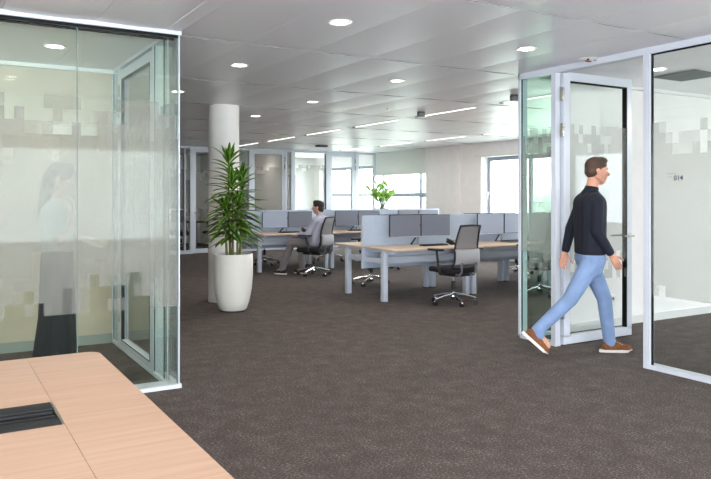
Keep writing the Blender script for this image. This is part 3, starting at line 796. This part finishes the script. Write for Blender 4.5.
# small bright plant by the far window, on a white cabinet
cab = empty('cabinet', (10.25, 15.9, 0))
new('white').box(-.5, .5, -.22, .22, .04, .78, .004).build('cabinet_body', cab)
for s in (-1, 1): new('white').box(-.49 if s < 0 else .005, -.005 if s < 0 else .49, -.24, -.222, .06, .76, .003).build('cabinet_door', cab)
new('grey').box(-.47, .47, -.2, .2, 0, .045).build('cabinet_plinth', cab)
tag(cab, 'low white cabinet before the far window, carrying the small bright green plant', 'cabinet')
fp = empty('potted_plant', (10.25, 15.9, .78))
new('grey').lathe([(0, .0), (.13, 0), (.17, .30), (.175, .35), (.16, .35), (.155, .31)], 32).build('pot', fp)
new('soil').lathe([(0, .315), (.157, .31)], 24).build('soil', fp)
b = new('leaf2'); uvl = b.bm.loops.layers.uv.new('UVMap'); st = new('stem')
for k in range(12):
    a = k*2.4; top = Vector((.40*math.cos(a)*lr.uniform(.4, 1), .22*math.sin(a), .42+.55*lr.uniform(.35, 1)))
    st.tube([(0, 0, .31), top*.5+Vector((0, 0, .18)), top], [.009, .007, .004], 6)
    for j in range(4):
        aa = a+j*1.7; q = Vector((0, 0, .35)).lerp(top, .5+.5*j/3)
        leaf(b, uvl, q, (math.cos(aa)*.8, math.sin(aa)*.8, .9), .27*lr.uniform(.8, 1.1), .12, .5)
st.build('stem', fp); b.build('foliage', fp, smooth=80)
tag(fp, 'small bright green leafy plant in front of the far window', 'plant')

# ------------------------------------------------------------------ people
def body_object(name, b, key, parent, voxel=.006, smooth=4, label=None):
    """union of the round cones -> one continuous skin"""
    o = b.build(name, parent, smooth=0)
    r = o.modifiers.new('r', 'REMESH'); r.mode = 'VOXEL'; r.voxel_size = voxel; r.use_smooth_shade = True
    s = o.modifiers.new('s', 'SMOOTH'); s.factor = .5; s.iterations = smooth
    bpy.context.view_layer.update(); dg = bpy.context.evaluated_depsgraph_get()
    me = bpy.data.meshes.new_from_object(o.evaluated_get(dg)); me.name = name; o.modifiers.clear(); o.data = me
    me.materials.clear(); me.materials.append(M[key])
    for p in me.polygons: p.use_smooth = True; p.material_index = 0
    if label: o['label'] = label
    return o
def head(b, c, R, k=1.0):
    """head with face; c centre of the skull, R rotation matrix (face along local +x)"""
    def P(x, y, z): return Vector(c)+R @ (Vector((x, y, z))*k)
    e = R.to_euler()
    b.ell(P(-.012, 0, .025), (.098*k, .076*k, .092*k), e, 20)
    b.ell(P(.022, 0, -.03), (.070*k, .060*k, .085*k), e, 18)
    b.cap(P(.05, 0, -.092), P(.035, 0, -.085), .028*k, .04*k)
    for s in (-1, 1):
        b.cap(P(-.02, s*.058, -.06), P(.05, s*.02, -.098), .020*k, .018*k)
        b.ell(P(-.012, s*.078, -.012), (.018*k, .009*k, .031*k), e, 12)
        b.ell(P(.062, s*.036, -.022), (.022*k, .02*k, .02*k), e, 10)
    b.cap(P(.084, 0, .005), P(.106, 0, -.028), .009*k, .014*k)
    b.cap(P(.078, -.035, .022), P(.078, .035, .022), .012*k, .012*k)
    b.cap(P(.082, -.016, -.062), P(.082, .016, -.062), .009*k, .009*k)
    return P, e
def face_bits(parent, P, k=1.0, browkey='hair'):
    for s in (-1, 1):
        new('white').ell(P(.078, s*.031, .004), (.011*k, .013*k, .010*k)).m('dark').ell(P(.087, s*.031, .004), (.004*k, .006*k, .006*k)).build('eye', parent)
        new(browkey).cap(P(.087, s*.016, .026), P(.080, s*.046, .028), .0045, .004).build('eyebrow', parent)
def hand(b, wrist, d, palm_n, side, curl=.5, k=1.0, spread=1):
    """wrist position, direction d of the hand, palm normal (towards the palm side), side = thumb side vector"""
    w = Vector(wrist); d = Vector(d).normalized(); n = Vector(palm_n).normalized(); s = Vector(side).normalized()
    for q in (-.028, -.01, .01, .028): b.cap(w+s*q*.7*k, w+d*.085*k+s*q*k, .013*k, .0115*k, 10)
    for i, (q, L) in enumerate(((.030, .070), (.010, .080), (-.010, .074), (-.029, .058))):
        p = w+d*.087*k+s*q*k*1.05; dd = d.copy(); seg = (.45, .3, .25); r = .0088*k
        for j, f in enumerate(seg):
            dd = (dd+n*curl*(.55 if j == 0 else .8)).normalized(); e = p+dd*L*f*k
            b.cap(p, e, r, r*.88, 8); p = e; r *= .88
    p = w+d*.022*k+s*.03*k; dd = (d*.75+s*.75+n*.25).normalized(); r = .011*k
    for L in (.038, .030, .024):
        e = p+dd*L*k; b.cap(p, e, r, r*.88, 8); p = e; r *= .9; dd = (dd+d*.35+n*.25*curl).normalized()
def shoe(parent, ankle, yaw, pitch, up='shoe', sole='shoesole', k=1.0, piece=True):
    """ankle position (about .085 above the sole); pitch > 0 points the toe down"""
    T = Matrix.Translation(ankle) @ Matrix.Rotation(yaw, 4, 'Z') @ Matrix.Rotation(pitch, 4, 'Y') @ Matrix.Scale(k, 4)
    b = new(up); Q = lambda x, y, z: T @ Vector((x, y, z))
    b.cap(Q(-.045, 0, -.045), Q(.05, 0, -.048), .037*k, .042*k); b.cap(Q(.05, 0, -.048), Q(.15, 0, -.058), .042*k, .03*k)
    b.cap(Q(-.02, 0, .0), Q(-.025, 0, -.04), .040*k, .040*k); b.cap(Q(.02, 0, -.012), Q(.09, 0, -.042), .032*k, .03*k)
    b.ell(Q(.12, .0, -.062), (.055*k, .042*k, .022*k), (0, pitch, yaw))
    o = body_object('shoe', b, up, parent, .006, 3)
    s = new(sole); pts = []
    for i in range(28):
        a = 2*PI*i/28; x = .045+.145*math.cos(a); wv = (.048 if math.cos(a) > 0 else .038)*math.sin(a)*(1-.12*math.cos(a)**4)
        pts.append((x, wv))
    lo = [s.bm.verts.new(Q(x, y, -.090+(.018 if x > .15 else 0))) for x, y in pts]; hi = [s.bm.verts.new(Q(x*1.0, y, -.066)) for x, y in pts]
    s.bm.faces.new(hi); s.bm.faces.new(lo[::-1])
    for i in range(28): s.bm.faces.new((lo[i], lo[(i+1) % 28], hi[(i+1) % 28], hi[i]))
    s.build('shoe_sole', o)
    if up == 'shoe':
        l = new('white')
        for q in range(4): l.cap(Q(.035+q*.018, -.024, .008-q*.010), Q(.035+q*.018, .024, .008-q*.010), .003, .003, 6)
        l.build('shoelace', o)
V = Vector
def RotY(a, yaw=0): return (Matrix.Rotation(yaw, 3, 'Z') @ Matrix.Rotation(a, 3, 'Y'))

# --- walking man, striding through the doorway (faces local +x)
man = empty('person', (5.19, 4.52, 0), D(-30)); man.scale = (.98, .98, .98)
b = new('skin'); HC = V((.07, 0, 1.715)); HR = RotY(.06)
P_, e_ = head(b, HC, HR, 1.02)
b.cap(V((.0, 0, 1.49)), V((.035, 0, 1.64)), .062, .056)
b.cap(V((0, -.12, 1.44)), V((0, .12, 1.44)), .07, .07); b.cap(V((0, 0, 1.42)), V((0, 0, 1.02)), .11, .11)
hipR, kneeR, ankR = V((.0, .095, .90)), V((.17, .10, .505)), V((.215, .085, .095))     # leading leg
hipL, kneeL, ankL = V((.0, -.095, .90)), V((-.22, -.09, .52)), V((-.52, -.085, .235))     # trailing leg
for h_, k_, a_ in ((hipR, kneeR, ankR), (hipL, kneeL, ankL)):
    b.cap(h_, k_, .075, .05); b.cap(k_, a_, .05, .034)
b.cap(ankR, ankR+V((.12, 0, -.05)), .034, .026); b.cap(ankL, ankL+V((.10, 0, -.14)), .034, .026)
b.cap(V((0, -.095, .93)), V((0, .095, .93)), .10, .10)
shR, elR, wrR = V((-.01, .185, 1.435)), V((-.11, .225, 1.17)), V((-.17, .215, .93))
shL, elL, wrL = V((0, -.185, 1.435)), V((-.01, -.22, 1.155)), V((.13, -.205, .94))
for s_, e1, w_ in ((shR, elR, wrR), (shL, elL, wrL)):
    b.cap(s_, e1, .047, .040); b.cap(e1, w_, .040, .027)
hand(b, wrR, (-.2, 0, -1), (.3, -.9, 0), (.9, 0, -.1), .35); hand(b, wrL, (.45, 0, -.8), (.2, .9, 0), (.8, .1, .3), .45)
body_object('body', b, 'skin', man, .0055, 3)
face_bits(man, P_, 1.02)
b = new('hairb'); b.ell(P_(-.020, 0, .045), (.104, .083, .085), e_, 20); b.ell(P_(-.052, 0, -.005), (.068, .076, .07), e_, 18); b.ell(P_(.03, 0, .095), (.058, .06, .035), e_)
for s in (-1, 1): b.cap(P_(-.005, s*.072, .035), P_(.0, s*.074, .0), .012, .008)
body_object('hair', b, 'hairb', man, .006, 3)
b = new('navy')      # sweater: shoulders, chest, waist and sleeves
for y in (-.10, -.05, 0, .05, .10): b.cap(V((-.005, y, 1.40)), V((.0, y*.8, 1.0)), .122, .118)
b.cap(V((-.005, -.16, 1.43)), V((-.005, .16, 1.43)), .082, .082); b.cap(V((0, -.08, 1.475)), V((0, .08, 1.475)), .072, .072); b.cap(V((-.002, 0, 1.49)), V((.012, 0, 1.535)), .080, .069)
b.cap(V((0, -.085, .975)), V((0, .085, .975)), .118, .118)
for s_, e1, w_ in ((shR, elR, wrR), (shL, elL, wrL)):
    b.cap(s_, e1, .062, .052); b.cap(e1, e1.lerp(w_, .86), .052, .040)
body_object('sweater', b, 'navy', man, .007, 4)
b = new('jeans')
b.cap(V((0, -.085, .90)), V((0, .085, .90)), .118, .118); b.cap(V((0, -.085, .955)), V((0, .085, .955)), .108, .108); b.cap(V((0, -.07, .82)), V((0, .07, .82)), .10, .10)
for h_, k_, a_ in ((hipR, kneeR, ankR), (hipL, kneeL, ankL)):
    b.cap(h_, k_, .100, .070); b.cap(k_, k_.lerp(a_, .35), .068, .066); b.cap(k_.lerp(a_, .3), a_, .066, .056)
b.cap(ankL, ankL+V((.02, 0, -.035)), .056, .052)
body_object('jeans', b, 'jeans', man, .007, 3)
shoe(man, ankR+V((.01, 0, .003)), 0, 0, k=1.1); shoe(man, ankL+V((.0, 0, -.02)), 0, D(42), k=1.1)
tag(man, 'person in navy sweater, pale blue jeans and brown trainers striding through the glass doorway', 'person')

# --- seated man (faces local +x), leaning back in the office chair
sm = empty('person', (6.00, 11.58, 0), D(121))
b = new('skin2'); HC = V((-.075, 0, 1.245)); HR = RotY(-.02, D(18))
P_, e_ = head(b, HC, HR, 1.0)
b.cap(V((-.13, 0, 1.05)), V((-.095, 0, 1.18)), .06, .055)
b.cap(V((-.14, -.12, 1.0)), V((-.14, .12, 1.0)), .07, .07); b.cap(V((-.13, 0, 1.0)), V((-.08, 0, .62)), .11, .12)
b.cap(V((-.07, -.09, .60)), V((-.07, .09, .60)), .09, .09)
legs = ((V((-.05, .10, .585)), V((.40, .15, .58)), V((.60, .15, .10))), (V((-.05, -.10, .585)), V((.38, -.13, .57)), V((.34, -.13, .10))))
for h_, k_, a_ in legs: b.cap(h_, k_, .075, .05); b.cap(k_, a_, .048, .034); b.cap(a_, a_+V((.11, 0, -.05)), .03, .024)
arms = ((V((-.14, .195, 1.0)), V((-.02, .27, .755)), V((.22, .20, .74))), (V((-.14, -.195, 1.0)), V((-.02, -.27, .755)), V((.22, -.20, .74))))
for s_, e1, w_ in arms: b.cap(s_, e1, .045, .038); b.cap(e1, w_, .038, .026)
hand(b, arms[0][2], (1, -.2, -.15), (0, 0, -1), (0, -1, 0), .35); hand(b, arms[1][2], (1, .2, -.15), (0, 0, -1), (0, 1, 0), .35)
body_object('body', b, 'skin2', sm, .006, 3)
face_bits(sm, P_)
b = new('hair'); b.ell(P_(-.022, 0, .042), (.106, .085, .088), e_, 20); b.ell(P_(-.05, 0, -.02), (.073, .08, .08), e_, 18); b.ell(P_(.03, 0, .092), (.062, .065, .038), e_)
body_object('hair', b, 'hair', sm, .006, 3)
b = new('blazer')
for y in (-.10, -.05, 0, .05, .10): b.cap(V((-.14, y, .97)), V((-.085, y, .64)), .122, .13)
b.cap(V((-.145, -.16, 1.0)), V((-.145, .16, 1.0)), .082, .082); b.cap(V((-.14, -.08, 1.045)), V((-.14, .08, 1.045)), .058, .058); b.cap(V((-.135, 0, 1.06)), V((-.125, 0, 1.09)), .072, .066)
for s_, e1, w_ in arms: b.cap(s_, e1, .062, .055); b.cap(e1, e1.lerp(w_, .9), .055, .042)
body_object('blazer', b, 'blazer', sm, .008, 4)
b = new('trouser'); b.cap(V((-.07, -.09, .60)), V((-.07, .09, .60)), .112, .112)
for h_, k_, a_ in legs: b.cap(h_, k_, .095, .072); b.cap(k_, a_, .072, .058)
body_object('trousers', b, 'trouser', sm, .008, 3)
M['blacksh'] = mat('black_shoe', (28,27,28), .5)
shoe(sm, legs[0][2]+V((0, 0, -.01)), 0, 0, 'blacksh'); shoe(sm, legs[1][2]+V((0, 0, -.01)), 0, 0, 'blacksh')
tag(sm, 'person with dark hair in pale blazer and grey trousers, seated in an office chair', 'person')

# --- woman standing behind the frosted glass (faces local +x)
wm = empty('person', (.86, 6.12, 0), D(-18))
b = new('skin2'); HC = V((.03, 0, 1.60)); HR = RotY(.32)
P_, e_ = head(b, HC, HR, .95)
b.cap(V((-.02, 0, 1.40)), V((.01, 0, 1.52)), .05, .046)
b.cap(V((-.01, -.09, 1.35)), V((-.01, .09, 1.35)), .06, .06); b.cap(V((0, 0, 1.34)), V((0, 0, .98)), .10, .10)
for s in (-1, 1): b.cap(V((0, s*.09, .92)), V((.01, s*.09, .50)), .07, .048); b.cap(V((.01, s*.09, .50)), V((.0, s*.09, .08)), .046, .032); b.cap(V((0, s*.09, .08)), V((.12, s*.09, .035)), .03, .022)
wa = ((V((-.01, -.165, 1.35)), V((.06, -.20, 1.10)), V((.135, -.09, 1.32))), (V((-.01, .165, 1.35)), V((.04, .20, 1.10)), V((.20, .05, 1.10))))
for s_, e1, w_ in wa: b.cap(s_, e1, .040, .034); b.cap(e1, w_, .034, .024)
hand(b, wa[0][2], (-.1, .25, 1), (-1, 0, .1), (0, 1, .2), .6, .9); hand(b, wa[1][2], (1, -.25, 0), (0, -.3, -1), (.2, -1, 0), .7, .9)
body_object('body', b, 'skin2', wm, .006, 3)
face_bits(wm, P_, .95)
b = new('hairb'); b.ell(P_(-.022, 0, .04), (.105, .088, .092), e_, 20); b.ell(P_(.02, 0, .085), (.068, .066, .04), e_); b.ell(P_(-.06, 0, -.04), (.075, .085, .11), e_, 18)
b.cap(V((-.06, -.05, 1.56)), V((-.10, -.05, 1.34)), .05, .038); b.cap(V((-.06, .05, 1.56)), V((-.10, .05, 1.34)), .05, .038); b.cap(V((-.07, 0, 1.55)), V((-.11, 0, 1.32)), .055, .04)
body_object('hair', b, 'hairb', wm, .007, 4)
b = new('blouse')
for y in (-.085, -.04, 0, .04, .085): b.cap(V((-.005, y, 1.31)), V((0, y*.8, 1.03)), .112, .106)
b.cap(V((-.01, -.13, 1.35)), V((-.01, .13, 1.35)), .074, .074); b.cap(V((-.01, -.05, 1.385)), V((-.01, .05, 1.385)), .05, .05); b.cap(V((0, -.075, 1.0)), V((0, .075, 1.0)), .10, .10)
for s_, e1, w_ in wa: b.cap(s_, s_.lerp(e1, .62), .066, .070)
body_object('blouse', b, 'blouse', wm, .008, 4)
b = new('blackcloth'); b.cap(V((0, -.08, .96)), V((0, .08, .96)), .112, .112)
for s in (-1, 1): b.cap(V((0, s*.085, .92)), V((.0, s*.095, .50)), .112, .125); b.cap(V((.0, s*.095, .50)), V((-.02, s*.10, .16)), .125, .150)
body_object('trousers', b, 'blackcloth', wm, .009, 3)
shoe(wm, V((0, -.09, .085)), 0, 0, 'blacksh', 'dark', .85); shoe(wm, V((0, .09, .085)), 0, 0, 'blacksh', 'dark', .85)
tag(wm, 'person with long brown hair, grey blouse and wide black trousers behind the frosted glass', 'person')
pg = new('paper').box(-.08, .08, -.12, .12, 0, .004)
pg = pg.build('paper_sheet', loc=(1.125, 6.03, 1.075), rz=D(-30)); pg.rotation_euler = (D(8), D(20), D(-18))
tag(pg, 'cream paper sheets held by the person behind the frosted glass', 'paper')

# ------------------------------------------------------------------ outside
tag(new('ground').box(11.5, 120, -60, 90, -4.2, -4.0).build('outdoor_ground', smooth=0), 'pale ground outside the windows, far below', 'ground')
bl = new('rail')
for k in range(90): bl.box(12.58, 12.60, 8+k*.14, 8.015+k*.14, .1, 1.28)
bl.box(12.56, 12.62, 8, 20.6, 1.28, 1.31).box(12.56, 12.62, 8, 20.6, .08, .12)
tag(bl.build('railing', smooth=0), 'pale metal balcony railing outside the windows', 'railing')
struct(new('ground').box(11.46, 12.9, 7.5, 21, -.2, 0).build('floor_balcony', smooth=0))
for i, (x, y, r_) in enumerate(((50, 30, 2.6), (52, 45, 3), (56, 62, 3), (48, 14, 2.6), (60, 80, 3))):
    tr = empty('tree', (x, y, -4)); q = random.Random(i)
    c_ = new('foil')
    for k in range(26): c_.ell((q.uniform(-r_, r_), q.uniform(-r_*1.3, r_*1.3), 3.2+q.uniform(-1, 1.6)), (q.uniform(1, 1.8),)*3, n=10)
    o = c_.build('crown', tr); new('stem').cyl((0, 0, 0), (0, 0, 3), .3, .2).build('trunk', tr)
    tag(tr, 'pale hazy tree on the horizon outside the windows', 'tree', 'hazy trees outside the windows')

# ------------------------------------------------------------------ light
WS = 7
w = bpy.data.worlds.new('World'); sc.world = w; w.use_nodes = True; nt = w.node_tree
bg = nt.nodes['Background']; bg.inputs['Color'].default_value = (.90, .95, 1, 1); bg.inputs['Strength'].default_value = WS
def area(name, loc, rot, sx, sy, p, col=(1, 1, 1)):
    l = bpy.data.lights.new(name, 'AREA'); l.shape = 'RECTANGLE'; l.size = sx; l.size_y = sy; l.energy = p; l.color = col
    o = bpy.data.objects.new(name, l); COL.objects.link(o); o.location = loc; o.rotation_euler = rot; return o
# portals guide the sky light in through the window openings
def portal(name, loc, rot, sx, sy):
    o = area(name, loc, rot, sx, sy, 1); o.data.cycles.is_portal = True; return o
portal('portal_back', (3.0, -5.15, 1.475), (D(90), 0, 0), 15.2, 1.95)
portal('portal_left', (-4.98, -1.75, 1.475), (0, D(-90), 0), 1.95, 6.5)
for (a, e, z0, z1) in WIN: portal('portal_facade', (XW+.37, (a+e)/2, (z0+z1)/2), (0, D(90), 0), z1-z0, e-a)
cam = bpy.data.cameras.new('camera'); co = bpy.data.objects.new('camera', cam); COL.objects.link(co)
cam.sensor_width = 36; cam.lens = 36*712/711
co.location = (0, 0, 1.45)
co.rotation_euler = (D(90), 0, -math.atan(423/712))
cam.shift_y = -(239.5-196)/711
cam.clip_end = 500; cam.clip_start = .05
sc.camera = co
vs = sc.view_settings; vs.view_transform = 'Standard'; vs.look = 'None'; vs.gamma = 1; vs.use_curve_mapping = False; vs.exposure = 1.32
cy = sc.cycles
cy.max_bounces = 14; cy.diffuse_bounces = 6; cy.glossy_bounces = 5; cy.transparent_max_bounces = 40; cy.transmission_bounces = 8
cy.use_denoising = True; cy.caustics_reflective = False; cy.caustics_refractive = False; cy.sample_clamp_indirect = 6
